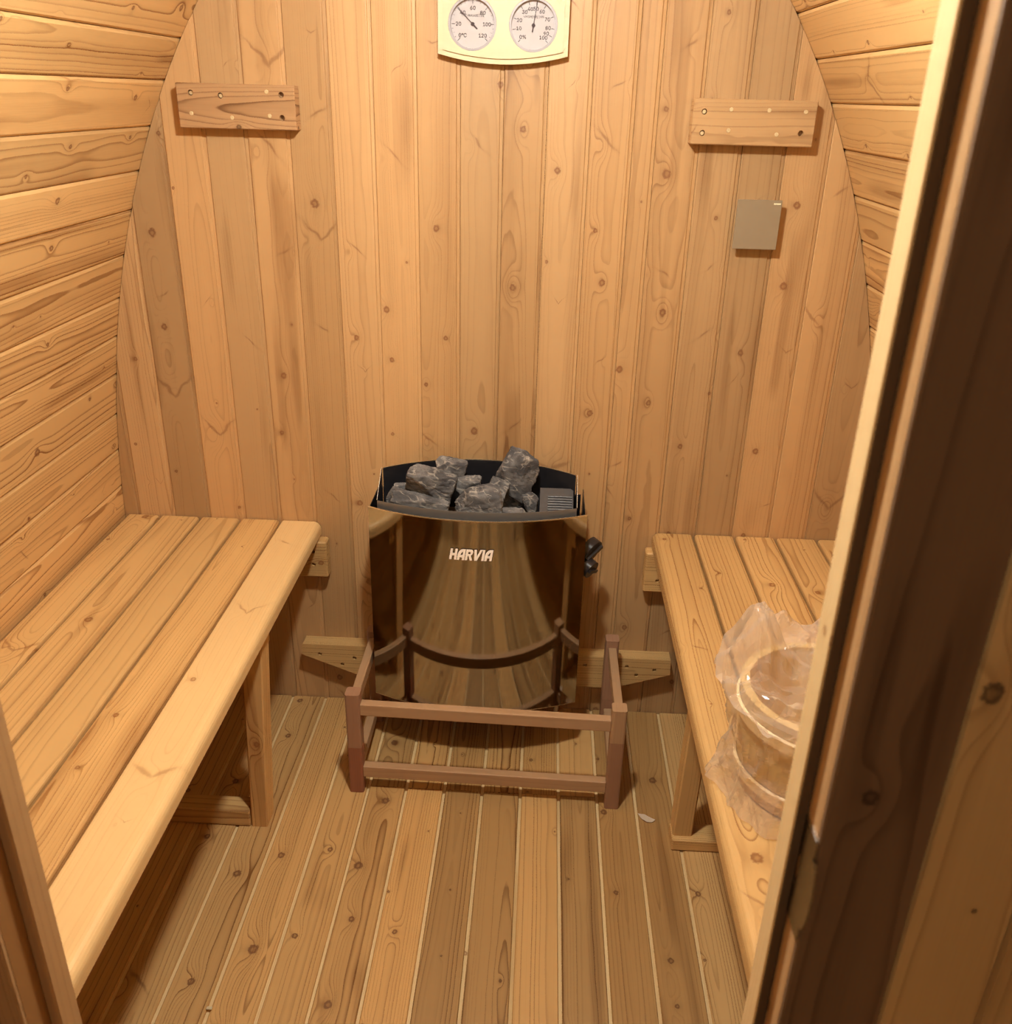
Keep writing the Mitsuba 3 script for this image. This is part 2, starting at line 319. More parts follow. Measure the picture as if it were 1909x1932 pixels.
# floor: boards along the barrel; the middle ones are a loose duckboard a little higher
FX, FW = -0.6073, 0.0893
lab('floor', 'floor of thermowood boards running to the back wall', kind='structure')
put('floor__joint_bed', wood(*cbox(-.86, .86, -2.99, -.002, -.045, -.0045, .001), 'm_pale', A=(0, 1, 0), B=(1, 0, 0)), 'pale wood showing in the joints')
for k in range(-3, 17):
    xa, xb = FX + k * FW, FX + (k + 1) * FW
    if max(abs(xa), abs(xb)) > 0.84: continue
    gap = 0.0068
    def fsec(top): return [(a, b + top) for a, b in [(gap, -.0042 - top), (FW, -.0042 - top), (FW, -.002), (FW - .0015, 0), (gap + .0022, 0), (gap, -.0025)]]
    runs = [(-2.98, -0.003, 0.0)] if not 4 <= k <= 9 else [(-2.98, -0.343 - 0.002 * (k % 2), 0.0045), (-0.337, -0.003, 0.0)]
    for a0, a1, top in runs:
        V, F = prism(fsec(top), a0, a1)
        part('floor', 'board', wood(np.c_[xa + V[:, 1], V[:, 0], V[:, 2]], F[:, ::-1], 'm_floor', A=(0, 1, 0), B=(1, 0, 0)))

# ---------------------------------------------------------------- front wall and door frame
YI, YS, YR, YO = -1.402, -1.4308, -1.4651, -1.4651
XR, XR2, XRB = 0.337, 0.3464, 0.427
XL, XL2, XLB = -0.3176, -0.327, -0.395
ZT = 1.80
lab('wall_front', 'front wall of upright boards around the doorway', kind='structure')
cut2 = wall_poly(PROFILE.buffer(-0.0015), -1.30, -1.60); cut2m = mfd(cut2.vertices, cut2.faces)
def front_board(xa, xb, z0, mat='m_front', ya=YI, yb=YO):
    w = xb - xa
    sec = [(.0004, -(ya - yb)), (w - .0004, -(ya - yb)), (w - .0004, -.004), (w - .003, 0), (.003, 0), (.0004, -.004)]
    V, F = prism(sec, z0, 2.1)
    Wd = np.c_[xa + V[:, 1], yb - V[:, 2], V[:, 0]]
    r = m3.Manifold(m3.Mesh(Wd.astype(np.float32), F[:, ::-1].astype(np.uint32))) ^ cut2m
    if r.is_empty(): return
    V, F = mout(r)
    part('wall_front', 'board', wood(V, F, mat, (0, 0, 1), (1, 0, 0), center=((xa + xb) / 2, yb, 1.0)))
x = XRB + .001
while x < EA: front_board(x, x + .0818, 0.003); x += .0818
x = XLB - .001
while x > -EA: front_board(x - .0818, x, 0.003); x -= .0818
x = XLB
while x < XRB - .02: front_board(x, x + .0818, ZT + .08); x += .0818
lab('door_1', 'doorway frame of the barrel, dark brown stained outside', kind='structure')
_jr = [(XR, YI), (XRB, YI), (XRB, YR), (XR2 + .003, YR), (XR2, YR + .003), (XR2, YS), (XR + .002, YS), (XR, YS + .002)]
def upright(sec, z0, z1, mat):
    V, F = prism(sec, z0, z1)
    Wd = np.c_[V[:, 1], V[:, 2], V[:, 0]]
    m = trimesh.Trimesh(Wd, F, process=False)
    if m.volume < 0: F = F[:, ::-1]
    return wood(Wd, F, mat, (0, 0, 1), (1, 0, 0))
# the stop (raw pale wood, planed) and the casing (stained) are two pieces
part('door_1', 'stop', upright([(XR, YI), (XRB - .02, YI), (XRB - .02, YS), (XR + .002, YS), (XR, YS + .002)], 0.003, ZT + .04, 'm_pale'), 'pale stop of the right door jamb')
part('door_1', 'step_strip', mikit.ply(trimesh.Trimesh(*cbox(XR + .0006, XR2 - .0006, YS - .0025, YS - .0003, .003, ZT - .01, .0012), process=False), 'm_step_strip'), 'dark brown strip over the step of the rebate')  # thin dark brown strip covering the step face
part('door_1', 'jamb', upright([(XR2, YS - .0004), (XRB, YS - .0004), (XRB, YR + .0052), (XR2, YR + .0052)], 0.003, ZT + .04, 'm_wall'), 'lit orange rebate of the right jamb')
part('door_1', 'casing', upright([(XR2 + .0004, YR + .005), (XRB, YR + .005), (XRB, YR), (XR2 + .002, YR), (XR2 + .0004, YR + .0016)], 0.003, ZT + .04, 'm_frame'), 'dark brown outer casing board')
part('door_1', 'stop', upright([(XL, YI), (XL, YS + .002), (XL - .002, YS), (XLB + .01, YS), (XLB + .01, YI)], 0.003, ZT + .04, 'm_wall'), 'stop of the left door jamb')
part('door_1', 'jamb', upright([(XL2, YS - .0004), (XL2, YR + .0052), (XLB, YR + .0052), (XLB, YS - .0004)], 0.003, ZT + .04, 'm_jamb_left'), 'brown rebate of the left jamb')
part('door_1', 'casing', upright([(XL2 - .0004, YR + .005), (XL2 - .0004, YR + .0016), (XL2 - .002, YR), (XLB, YR), (XLB, YR + .005)], 0.003, ZT + .04, 'm_wall'), 'left outer casing board')
part('door_1', 'header', wood(*cbox(XLB + .0005, XRB - .0005, YR, YI, ZT + .0405, ZT + .0795), 'm_frame', A=(1, 0, 0), B=(0, 0, 1)))
# strike plate with a bent lip on the right jamb
def strike():
    zc, hz = 0.922, 0.052
    pts = Point(0, 0).buffer(1, quad_segs=8)
    pl = sbox(YR + .0005, zc - hz, YS + .001, zc + hz)
    lip = affinity.scale(Point(YR - .002, zc).buffer(1, quad_segs=10), .009, .036)
    shape = unary_union([pl.buffer(-.003).buffer(.003), lip.intersection(sbox(-2, 0, YS, 2))]).difference(affinity.scale(Point(YS - .008, zc).buffer(1, quad_segs=8), .003, .016))
    m = trimesh.creation.extrude_polygon(shape, .0018, engine='earcut')
    v = np.array(m.vertices)
    return trimesh.Trimesh(np.c_[XR2 - .0002 - v[:, 2], v[:, 0], v[:, 1]], m.faces[:, ::-1], process=False)
sk = strike(); sk.fix_normals()
part('door_1', 'strike_plate', mikit.ply(sk, 'm_strike'), 'steel strike plate with a bent lip')
# end wall of the entrance behind the camera
put('wall_end', wood(*cbox(-.86, .86, -3.05, -3.002, 0, 2.0), 'm_stave', A=(1, 0, 0), B=(0, 0, 1)), 'end wall of the entrance', kind='structure')

# ---------------------------------------------------------------- lamps
def lamp(name, pos, rgb, half, label):
    k = thing(name, label, 'lamp')
    x, y, z = pos
    zt = float(np.interp(abs(x), _pp[:3001, 0][::-1], _pp[:3001, 1][::-1])) - .004
    part(k, 'base', mikit.ply(trimesh.creation.cylinder(half * 1.25, zt - z - half * .25, sections=32).apply_translation((x, y, (zt + z + half * .25) / 2)), 'm_porcelain', smooth=40))
    g = trimesh.creation.icosphere(3, half); v = np.array(g.vertices); v[:, 2] *= .75; g = trimesh.Trimesh(v + [x, y, z - .0], g.faces, process=False)
    part(k, 'globe', mikit.ply(g, 'm_porcelain', smooth=True, emitter={'type': 'area', 'radiance': {'type': 'rgb', 'value': rgb}}))
lamp('ceiling_lamp', LAMP_POS, LAMP_RGB, 0.05, 'round frosted lamp under the middle of the barrel ceiling')
lamp('fill_lamp', FILL_POS, FILL_RGB, 0.05, 'added round fill lamp behind the camera, outside the doorway')

# ---------------------------------------------------------------- screws
_sv = trimesh.creation.revolve(np.array([(0, 0), (.0042, 0), (.0042, .0006), (.0034, .0012), (0, .0012)]), sections=16)
_cr = unary_union([sbox(-.0026, -.0006, .0026, .0006), sbox(-.0006, -.0026, .0006, .0026)])
_crm = trimesh.creation.extrude_polygon(_cr, .002, engine='earcut').apply_translation((0, 0, .0004))
_sm = mfd(_sv.vertices, _sv.faces) - mfd(_crm.vertices, _crm.faces)
_v, _f2 = mout(_sm)
SCREW = mikit.ply(trimesh.Trimesh(np.c_[_v[:, 0], -_v[:, 2], _v[:, 1]], _f2, process=False), 'm_screw')
def screw(parent, x, y, z, rot=0):
    part(parent, 'screw', {**SCREW, 'to_world': T().translate([x, y, z]).rotate([0, 1, 0], rot)})
def drilled(V, F, holes, y0, depth, r=.0045):
    m = mfd(V, F)
    for x, z in holes:
        c = cyl_y(x, z, r, y0 - .01, y0 + depth, 16)
        m -= mfd(c.vertices, c.faces)
    return mout(m)

# two wooden boards screwed to the back wall
def wall_board(x0, x1, zA, zB, screws, holes, label, dx):
    k = thing('wall_board', label, 'board', 'screwed boards on the back wall')
    V, F = cbox(x0, x1, -.035, -.0005, zA, zB, .0016)
    V, F = drilled(V, F, [(q[0], q[1]) for q in holes + screws[:2]], -.035, .014, .0055)
    part(k, 'plank', wood(V, F, 'm_board_dark' if x0 < 0 else 'm_wall', A=(1, 0, 0), B=(0, 0, 1)))
    for i, (x, z) in enumerate(screws):
        screw(k, x, -.0352 if i > 1 else -.030, z, 20 + 47 * i)
wall_board(-.632, -.393, 1.414, 1.497, [(-.603, 1.479), (-.543, 1.475), (-.449, 1.484), (-.605, 1.441), (-.523, 1.435), (-.446, 1.44)], [(-.420, 1.479), (-.421, 1.437)],
           'short thick wooden board with a dark grain streak screwed to the wall left of the thermometer', 0)
wall_board(.397, .638, 1.409, 1.493, [(.419, 1.430), (.419, 1.469), (.471, 1.474), (.545, 1.474), (.616, 1.473), (.470, 1.436), (.565, 1.431)], [(.612, 1.434)],
           'short thick wooden board with small knots screwed to the wall above the metal box', 0)

# square metal box
k = thing('control_box', 'flat square beige metal box on the back wall under the right wooden board', 'box')
part(k, 'housing', mikit.ply(trimesh.Trimesh(*cbox(.5125, .5915, -.024, -.0005, 1.213, 1.304, .001), process=False), 'm_box'))
part(k, 'cover', mikit.ply(trimesh.Trimesh(*cbox(.507, .597, -.030, -.0245, 1.209, 1.307, .0008), process=False), 'm_box'))
part(k, 'mark', mikit.ply(trimesh.Trimesh(*cbox(.580, .594, -.0306, -.0301, 1.2985, 1.3015, .0001), process=False), 'm_box_mark'), 'tiny pale printed mark in the corner')

# ---------------------------------------------------------------- thermometer and hygrometer
def thermo():
    k = thing('thermometer', 'pale wooden sauna thermometer and hygrometer with two round dials on the back wall', 'thermometer')
    cx, zc, hw = 0.0195, 1.6125, 0.1265
    def outline(inset):
        n = 25; xs = np.linspace(-hw + inset, hw - inset, n)
        bow = lambda x: -.0525 - .0165 * (1 - (x / hw) ** 2)
        lo = [(cx + x, zc + bow(x) + inset) for x in xs]; hi = [(cx + x, zc - bow(x) - inset) for x in xs[::-1]]
        return Polygon(lo + hi)
    L, R = (-.040, 1.6125), (.0775, 1.6125)
    holes = unary_union([Point(q).buffer(.0468, quad_segs=16) for q in (L, R)])
    m = wall_poly(outline(0).difference(holes), -.0005, -.0255); part(k, 'frame', wood(m.vertices, m.faces, 'm_pine', A=(1, 0, 0), B=(0, 0, 1)))
    m = wall_poly(outline(.0095).difference(holes), -.0257, -.0295); part(k, 'panel', wood(m.vertices, m.faces, 'm_pine', A=(1, 0, 0), B=(0, 0, 1)))
    for (x, z), dname in ((L, 'thermometer'), (R, 'hygrometer')):
        d = part(k, 'dial', mikit.ply(cyl_y(x, z, .0466, -.018, -.010, 64), 'm_dial'), f'white {dname} dial with black figures')
        part(d, 'rim', mikit.ply(wall_poly(Point(x, z).buffer(.0466, quad_segs=16).difference(Point(x, z).buffer(.0425, quad_segs=16)), -.0182, -.0285), 'm_dial_rim'))
        pr = []
        def text(s, h, px, pz):
            t = meshkit.text_mesh(s, h, .0003, bold=h > .005); v = np.array(t.vertices); v[:, 0] -= (v[:, 0].min() + v[:, 0].max()) / 2; v[:, 1] -= h / 2
            pr.append(trimesh.Trimesh(np.c_[px + v[:, 0], -.0182 - v[:, 2], pz + v[:, 1]], t.faces, process=False))
        def tick(deg, r0, r1, w=.0005):
            a = math.radians(deg); c, s_ = math.cos(a), math.sin(a)
            q = Polygon([(x + r * c - s * w * s_, z + r * s_ + s * w * c) for r, s in ((r0, 1), (r1, 1), (r1, -1), (r0, -1))])
            pr.append(wall_poly(q, -.0182, -.0185))
        if dname == 'thermometer':
            for i in range(7):
                a = 225 - 45 * i; c, s_ = math.cos(math.radians(a)), math.sin(math.radians(a))
                tick(a, .034, .041)
                text(('0°C', '20', '40', '60', '80', '100', '120')[i], .0064, x + .0275 * c, z + .0275 * s_)
                if i < 6:
                    for e in (.25, .5, .75): tick(a - 45 * e, .0375 if e == .5 else .039, .041, .0003)
            text('THERMOMETER', .0042, x, z + .0145)
            ang = 137
        else:
            for s, a in (('0%', 225), ('10', 191), ('20', 163), ('30', 128), ('40', 104), ('50', 82), ('60', 56), ('70', 22), ('80', -8), ('90', -28), ('100', -46)):
                c, s_ = math.cos(math.radians(a)), math.sin(math.radians(a))
                tick(a, .035, .041)
                text(s, .0062, x + .0285 * c, z + .0285 * s_)
            text('HYGROMETER', .0042, x, z + .0145)
            ang = 81
        part(d, 'print', mikit.ply(trimesh.util.concatenate(pr), 'm_print'))
        a = math.radians(ang); c, s_ = math.cos(a), math.sin(a)
        def loc(r, w): return (x + r * c - w * s_, z + r * s_ + w * c)
        ndl = unary_union([Polygon([loc(-.012, .0012), loc(-.004, .0012), loc(.0, .0007), loc(.040, .00035), loc(.040, -.00035), loc(0, -.0007), loc(-.004, -.0012), loc(-.012, -.0012)]), Point(x, z).buffer(.0034)])
        part(d, 'needle', mikit.ply(wall_poly(ndl, -.0200, -.0206), 'm_print'))
        n = 48; aa = np.linspace(0, 2 * np.pi, n, endpoint=False)
        V = np.vstack([[[x, -.0275, z]], np.c_[x + .0424 * np.cos(aa), np.full(n, -.0275), z + .0424 * np.sin(aa)]])
        F = [[0, 1 + i, 1 + (i + 1) % n] for i in range(n)]
        part(d, 'cover_glass', mikit.ply(trimesh.Trimesh(V, F, process=False), 'm_glass'))
wood_bsdf('m_pine', light=(0.56, 0.475, 0.305), dark=(0.48, 0.38, 0.22), knot=(0.5, 0.3, 0.15), strength=0.25, tone=0.02, seed=8, knots=0.0)
thermo()

# ---------------------------------------------------------------- benches
def bench(side, label):
    k = thing('bench', label, 'bench', 'benches along the side walls')
    L = side < 0
    zt, th = (.5245, .0385) if L else (.5314, .0385)
    x0, pit = (-.9074, .1000) if L else (.4050, .0987)
    for i in range(5):
        xa = x0 + i * pit + (.0035 if L or i else 0); xb = x0 + (i + 1) * pit - (.0035 if not (L and i == 4) else 0)
        front = (L and i == 4) or (not L and i == 0)
        lim = halfwidth(zt - th) - .010
        xa, xb = max(xa, -lim), min(xb, lim)
        w = xb - xa
        sec = rprof(w, th, .0065, 3)
        if front:
            r = .017
            e = [( w / 2 - r + r * math.cos(a), -r + r * math.sin(a)) for a in np.linspace(0, math.pi / 2, 7)]
            f = [(-w / 2 + .006 + .006 * math.cos(a), -.006 + .006 * math.sin(a)) for a in np.linspace(math.pi / 2, math.pi, 4)]
            sec = e + f + [(-w / 2, -th), (w / 2 - .006, -th), (w / 2, -th + .006)]
            if not L: sec = [(-a, b) for a, b in sec][::-1]
        V, F = prism(sec, Y_I_BENCH, -.003)
        Wd = np.c_[(xa + xb) / 2 + V[:, 1], V[:, 0], zt + V[:, 2]]
        m = trimesh.Trimesh(Wd, F, process=False)
        if m.volume < 0: F = F[:, ::-1]
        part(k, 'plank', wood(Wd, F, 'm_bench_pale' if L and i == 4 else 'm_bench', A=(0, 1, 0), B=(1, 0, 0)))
    zb = zt - th - .0004
    # cross beam under the planks, leg and foot plate
    lim = halfwidth(.43) - .012
    bx = (-lim, -.43) if L else (.437, lim)
    part(k, 'cross_beam', wood(*cbox(bx[0], bx[1], -.432, -.392, .43, zb), 'm_bench', A=(1, 0, 0), B=(0, 0, 1)))
    if L: bot, top, z0, y0, y1 = (-.482, -.446), (-.461, -.417), 0.0006, -.485, -.4326
    else: bot, top, z0, y0, y1 = (.447, .4885), (.456, .4975), .0312, -.479, -.4326
    z0 = z0 + (.0 if not L else 0)
    pts = []
    for (xa, xb), z in ((bot, z0), (top, zb)):
        c = .003
        pts += [(xa + c, y0, z), (xb - c, y0, z), (xb, y0 + c, z), (xb, y1 - c, z), (xb - c, y1, z), (xa + c, y1, z), (xa, y1 - c, z), (xa, y0 + c, z)]
    h = trimesh.convex.convex_hull(np.array(pts))
    part(k, 'leg', wood(h.vertices, h.faces, 'm_bench', A=(0, 0, 1), B=(1, 0, 0)))
    fl = halfwidth(0.03) - .015
    if L: fp = cbox(-fl, -.4835, -.486, -.440, .0006, .044, .0025)
    else: fp = cbox(.4445, fl, -.492, -.438, .0006, .0308, .0025)
    part(k, 'foot_plate', wood(*fp, 'm_bench', A=(1, 0, 0), B=(0, 1, 0)))
    return k
Y_I_BENCH = -1.398
bench(-1, 'wooden bench of five rounded planks along the left wall')
bench(1, 'wooden bench along the right wall with the bagged bucket on it')

# blocks on the back wall that carry the bench ends
def cleat(x0, x1, z0, z1, holes, label):
    k = thing('bench_bracket', label, 'bracket', 'wall blocks under the bench ends')
    V, F = cbox(x0, x1, -.036, -.0005, z0, z1, .0035)
    V, F = drilled(V, F, holes, -.036, .012, .0052)
    part(k, 'block', wood(V, F, 'm_bench', A=(1, 0, 0), B=(0, 0, 1)))
    for i, (x, z) in enumerate(holes): screw(k, x, -.026, z, 30 * i)
cleat(-.80, -.389, .387, .4852, [(-.423, .459), (-.423, .423), (-.60, .44), (-.75, .44)], 'wooden wall block carrying the back end of the left bench')
cleat(.391, .80, .385, .4922, [(.424, .459), (.424, .418), (.60, .44), (.75, .44)], 'wooden wall block carrying the back end of the right bench')
# long board low on the wall behind the heater, ends tapered from below
k = thing('wall_rail', 'low pale board with tapered ends screwed across the wall behind the heater', 'board')
poly = Polygon([(-.471, .160), (-.315, .099), (.335, .099), (.481, .147), (.479, .1915), (-.467, .1915)])
m = wall_poly(poly.buffer(-.002).buffer(.002), -.0005, -.040)
hs = [(-.423, .163), (-.333, .155), (-.366, .134), (.262, .166), (.369, .167), (.395, .142), (.440, .160), (.335, .115)]
V, F = drilled(m.vertices, m.faces, hs, -.040, .012, .0052)
part(k, 'plank', wood(V, F, 'm_bench', A=(1, 0, 0), B=(0, 0, 1)))
for i, (x, z) in enumerate(hs): screw(k, x, -.031, z, 25 * i)

# ---------------------------------------------------------------- sauna heater
HX, HW, HYC, HYF, HZ0, HZ1 = -0.0085, 0.2420, -0.190, -0.2465, 0.162, 0.656
def arc_y(x, hw, yc, yf):      # circular bow through (+-hw, yc) and (0, yf)
    s = abs(yf - yc); R = (hw * hw + s * s) / (2 * s)
    return (yc - (np.sqrt(np.maximum(R * R - np.asarray(x) ** 2, 0)) - (R - s)) * (1 if yf < yc else -1))
def curved_sheet(hw, yc, yf, z0, z1, t, x0=HX, n=64, ztop=None):
    """A bowed upright sheet of thickness t behind its front face."""
    xs = np.linspace(-hw, hw, n + 1); y = arc_y(xs, hw, yc, yf)
    d = np.gradient(y, xs); nx, ny = d, -np.ones_like(d); l = np.hypot(nx, ny); nx, ny = nx / l, ny / l
    fr = np.c_[xs, y]; bk = np.c_[xs - t * nx, y - t * ny]
    zt = np.full(n + 1, z1) if ztop is None else ztop(xs)
    V = np.vstack([np.c_[x0 + fr[:, 0], fr[:, 1], np.full(n + 1, z0)], np.c_[x0 + fr[:, 0], fr[:, 1], zt],
                   np.c_[x0 + bk[:, 0], bk[:, 1], np.full(n + 1, z0)], np.c_[x0 + bk[:, 0], bk[:, 1], zt]])
    N = n + 1; F = []
    for i in range(n):
        a, b, c, d2 = i, N + i, 2 * N + i, 3 * N + i
        for q in ((a, a + 1, b + 1, b), (c + 1, c, d2, d2 + 1), (b, b + 1, d2 + 1, d2), (a + 1, a, c, c + 1)):
            F += [(q[0], q[1], q[2]), (q[0], q[2], q[3])]
    for i in (0, n):
        q = (i, N + i, 3 * N + i, 2 * N + i); q = q if i == 0 else q[::-1]
        F += [(q[0], q[1], q[2]), (q[0], q[2], q[3])]
    m = trimesh.Trimesh(V, F, process=False)
    if m.volume < 0: m.invert()
    return m
heater = thing('sauna_heater', 'polished steel electric sauna heater with a bowed mirror front, filled with stones', 'heater')
part(heater, 'front_panel', mikit.ply(curved_sheet(HW, HYC, HYF, HZ0, HZ1, .0012), 'm_steel', smooth=30), 'mirror polished bowed steel front')
part(heater, 'front_edge', mikit.ply(curved_sheet(HW + .0004, HYC, HYF - .0003, HZ1 + .0001, HZ1 + .0026, .0022), 'm_steel_edge', smooth=30), 'bright folded top edge')
part(heater, 'bottom_edge', mikit.ply(curved_sheet(HW + .0004, HYC, HYF - .0003, HZ0 - .0020, HZ0 - .0001, .0022), 'm_steel_edge', smooth=30))
for s in (-1, 1):
    x = HX + s * (HW - .006)
    part(heater, 'side_panel', mikit.ply(trimesh.Trimesh(*cbox(min(x, x + s * .0015), max(x, x + s * .0015), -.187, -.052, HZ0 + .02, HZ1 + .004, .0003), process=False), 'm_black'))
part(heater, 'back_panel', mikit.ply(trimesh.Trimesh(*cbox(HX - .232, HX + .232, -.0515, -.0495, HZ0 + .03, HZ1 - .01, .0003), process=False), 'm_black'))
part(heater, 'base_plate', mikit.ply(trimesh.Trimesh(*cbox(HX - .230, HX + .230, -.186, -.052, HZ0 + .012, HZ0 + .016, .0003), process=False), 'm_black'))
part(heater, 'wall_mount', mikit.ply(trimesh.Trimesh(*cbox(HX - .15, HX + .15, -.049, -.0412, .22, .60, .001), process=False), 'm_black'))
# tray for the stones: bowed front, sloping sides, taller back that bulges to the wall
TX, TW = -0.0105, 0.2205
part(heater, 'tray_front', mikit.ply(curved_sheet(TW, -.184, -.2265, .585, .6700, .0014, TX), 'm_tray', smooth=30))
part(heater, 'tray_back', mikit.ply(curved_sheet(TW - .004, -.115, -.0425, .585, .7190, .0014, TX), 'm_black', smooth=30))
part(heater, 'tray_back_edge', mikit.ply(curved_sheet(TW - .004, -.115, -.0420, .7192, .7205, .0020, TX), 'm_steel_edge', smooth=30))
for s in (-1, 1):
    def sidep(x0, x1, top):
        pts = []
        for y, z in top: pts += [(x0, y, z), (x1, y, z)]
        h = trimesh.convex.convex_hull(np.array(pts)); return h
    x = TX + s * TW; xa, xb = min(x, x - s * .0014), max(x, x - s * .0014)
    part(heater, 'tray_side', mikit.ply(sidep(xa, xb, [(-.184, .585), (-.184, .670), (-.1152, .719), (-.1152, .585)]), 'm_black'))
    part(heater, 'side_edge', mikit.ply(tube([(x, -.184, .6712), (x, -.150, .6952), (x, -.1152, .7203)], .0009, 8), 'm_steel_edge', smooth=40))
n = 33; xs = np.linspace(-TW + .003, TW - .003, n); f_, b_ = arc_y(xs, TW, -.184, -.2265) + .003, arc_y(xs, TW - .001, -.115, -.0425) - .003
bot = trimesh.creation.extrude_polygon(Polygon(list(zip(TX + xs, f_)) + list(zip(TX + xs[::-1], b_[::-1]))), .002, engine='earcut').apply_translation((0, 0, .600))
part(heater, 'tray_floor', mikit.ply(bot, 'm_tray'))
# ribbed plate over the elements at the right end
rib = part(heater, 'element_cover', mikit.ply(trimesh.convex.convex_hull(np.array([(x, y, z) for x in (.128, .203) for y, z in ((-.187, .612), (-.187, .640), (-.108, .684), (-.108, .612))])), 'm_fin'), 'grey ribbed cover plate')
for i in range(9):
    y = -.180 + i * .0062; z = .640 + (y + .187) * .557
    part(rib, 'rib', mikit.ply(tube([(.146, y, z + .001), (.172, y, z + .0015), (.200, y, z + .001)], .0021, 8), 'm_fin', smooth=40))
# control knobs on the right flank
kx = HX + HW - .003
def knob(y, z, r, t, tilt):
    c = trimesh.creation.cylinder(r, t, sections=32); c.apply_transform(trimesh.transformations.rotation_matrix(math.pi / 2, (0, 1, 0)))
    c.apply_translation((t / 2, 0, 0))
    w = trimesh.creation.box((t * .5, r * 1.7, r * .36)); w.apply_translation((t * 1.1, 0, 0)); w.apply_transform(trimesh.transformations.rotation_matrix(tilt, (1, 0, 0)))
    mm = mfd(c.vertices, c.faces) + mfd(w.vertices, w.faces); V, F = mout(mm)
    R = trimesh.transformations.rotation_matrix(math.radians(-38), (0, 0, 1)) @ trimesh.transformations.rotation_matrix(math.radians(20), (0, 1, 0))
    V = V @ R[:3, :3].T
    return trimesh.Trimesh(V + [kx + .010, y, z], F, process=False)
kb = part(heater, 'knob', mikit.ply(knob(-.128, .548, .030, .020, .5), 'm_black', smooth=40), 'black control dial')
part(heater, 'knob', mikit.ply(knob(-.150, .512, .022, .018, -.4), 'm_black', smooth=40))
part(heater, 'knob_plate', mikit.ply(trimesh.Trimesh(*cbox(kx - .0035, kx - .0005, -.186, -.09, .46, .585, .0008), process=False), 'm_steel_edge'))
part(heater, 'cable', mikit.ply(tube([(.19, -.10, .172), (.195, -.115, .13), (.19, -.12, .07), (.17, -.10, .02), (.14, -.06, .0066), (.10, -.012, .0066)], .006, 10), 'm_cable', smooth=50), 'pale supply cable')

# maker's name on the front
def letters():
    def P(*q): return Polygon(q)
    arcA = [(.50 + .50 * math.cos(a), .42 + .58 * math.sin(a)) for a in np.linspace(math.pi, math.pi / 2, 8)]
    H = unary_union([sbox(0, 0, .28, 1), sbox(.54, 0, .82, 1), sbox(.2, .38, .6, .60)])
    Al = Polygon([(0, 0)] + arcA + [(.84, 1), (.84, 0)]).difference(P((.30, .47), (.56, .47), (.56, .76), (.48, .73))).difference(sbox(.28, -.1, .56, .24))
    R = unary_union([sbox(0, 0, .28, 1), P((.1, 1), (.58, 1), (.72, .95), (.80, .84), (.81, .68), (.74, .54), (.62, .46), (.86, 0), (.56, 0), (.36, .40), (.1, .40))]).difference(P((.28, .58), (.46, .58), (.53, .64), (.53, .72), (.46, .78), (.28, .78)))
    Vv = P((0, 1), (.29, 1), (.40, .38), (.66, 1), (.95, 1), (.48, 0), (.16, 0))
    I = sbox(0, 0, .28, 1)
    x, out = 0, []
    for g, w in ((H, .82), (Al, .84), (R, .84), (Vv, .90), (I, .28), (Al, .84)):
        out.append(affinity.translate(g, x, 0)); x += w + .055
    g = affinity.skew(unary_union(out), xs=12, origin=(0, 0))
    return g, x
def bent(g, push):
    m = trimesh.creation.extrude_polygon(g, .0004, engine='earcut'); return m
lg, lw = letters()
sx, sz = .0945 / lw, .0270
lx0, lz0 = -.0655, .5640
def logo(geom, push, thick):
    outm = []
    for g in getattr(geom, 'geoms', [geom]):
        m = trimesh.creation.extrude_polygon(g, thick, engine='earcut')
        m = trimesh.Trimesh(*trimesh.remesh.subdivide_to_size(m.vertices, m.faces, .008), process=False)
        v = np.array(m.vertices)
        outm.append(trimesh.Trimesh(np.c_[v[:, 0], arc_y(v[:, 0] - HX, HW, HYC, HYF) - push - v[:, 2], v[:, 1]], m.faces, process=False))
    return trimesh.util.concatenate(outm)
lgw = affinity.translate(affinity.scale(lg, sx, sz, origin=(0, 0)), lx0, lz0)
part(heater, 'nameplate', mikit.ply(logo(lgw, .0009, .0006), 'm_logo'), 'pale raised maker name lettering')
part(heater, 'nameplate_outline', mikit.ply(logo(affinity.translate(lgw, .0003, .0006).buffer(.0009), .0002, .0005), 'm_dark'), 'dark edge round the lettering')  # dark outline set behind the pale letters

# ---------------------------------------------------------------- stones
def stone(seed, c, size, rot=0):
    rng = np.random.default_rng(seed)
    n = 11
    d = rng.normal(size=(n, 3)); d /= np.linalg.norm(d, axis=1, keepdims=True)
    d = np.vstack([d, np.eye(3), -np.eye(3)])
    off = rng.uniform(.64, 1.0, len(d))
    ico = trimesh.creation.icosphere(5, 1.0); v = np.array(ico.vertices)
    k = 30.0                                            # soft minimum of the cutting planes: worn edges
    t = (v @ d.T) / off
    r = 1.0 / (np.log(np.exp(k * np.maximum(t, 0)).sum(1)) / k)
    v = v * r[:, None]
    q = v * 1.7 + seed * 3.1
    nrm = v / np.linalg.norm(v, axis=1, keepdims=True)
    v = v + nrm * (.16 * (meshkit.fbm(q, 3, seed) - .5) + .10 * (meshkit.fbm(q * 4.5, 3, seed + 5) - .5) + .045 * (meshkit.fbm(q * 14, 2, seed + 9) - .5))[:, None]
    v = v / np.abs(v).max(0)
    v = v * np.array(size)
    a = math.radians(rot); ca, sa = math.cos(a), math.sin(a)
    v = v @ np.array([[ca, 0, sa], [0, 1, 0], [-sa, 0, ca]]).T     # turned in the picture plane
    return trimesh.Trimesh(v + np.array(c), ico.faces, process=False)
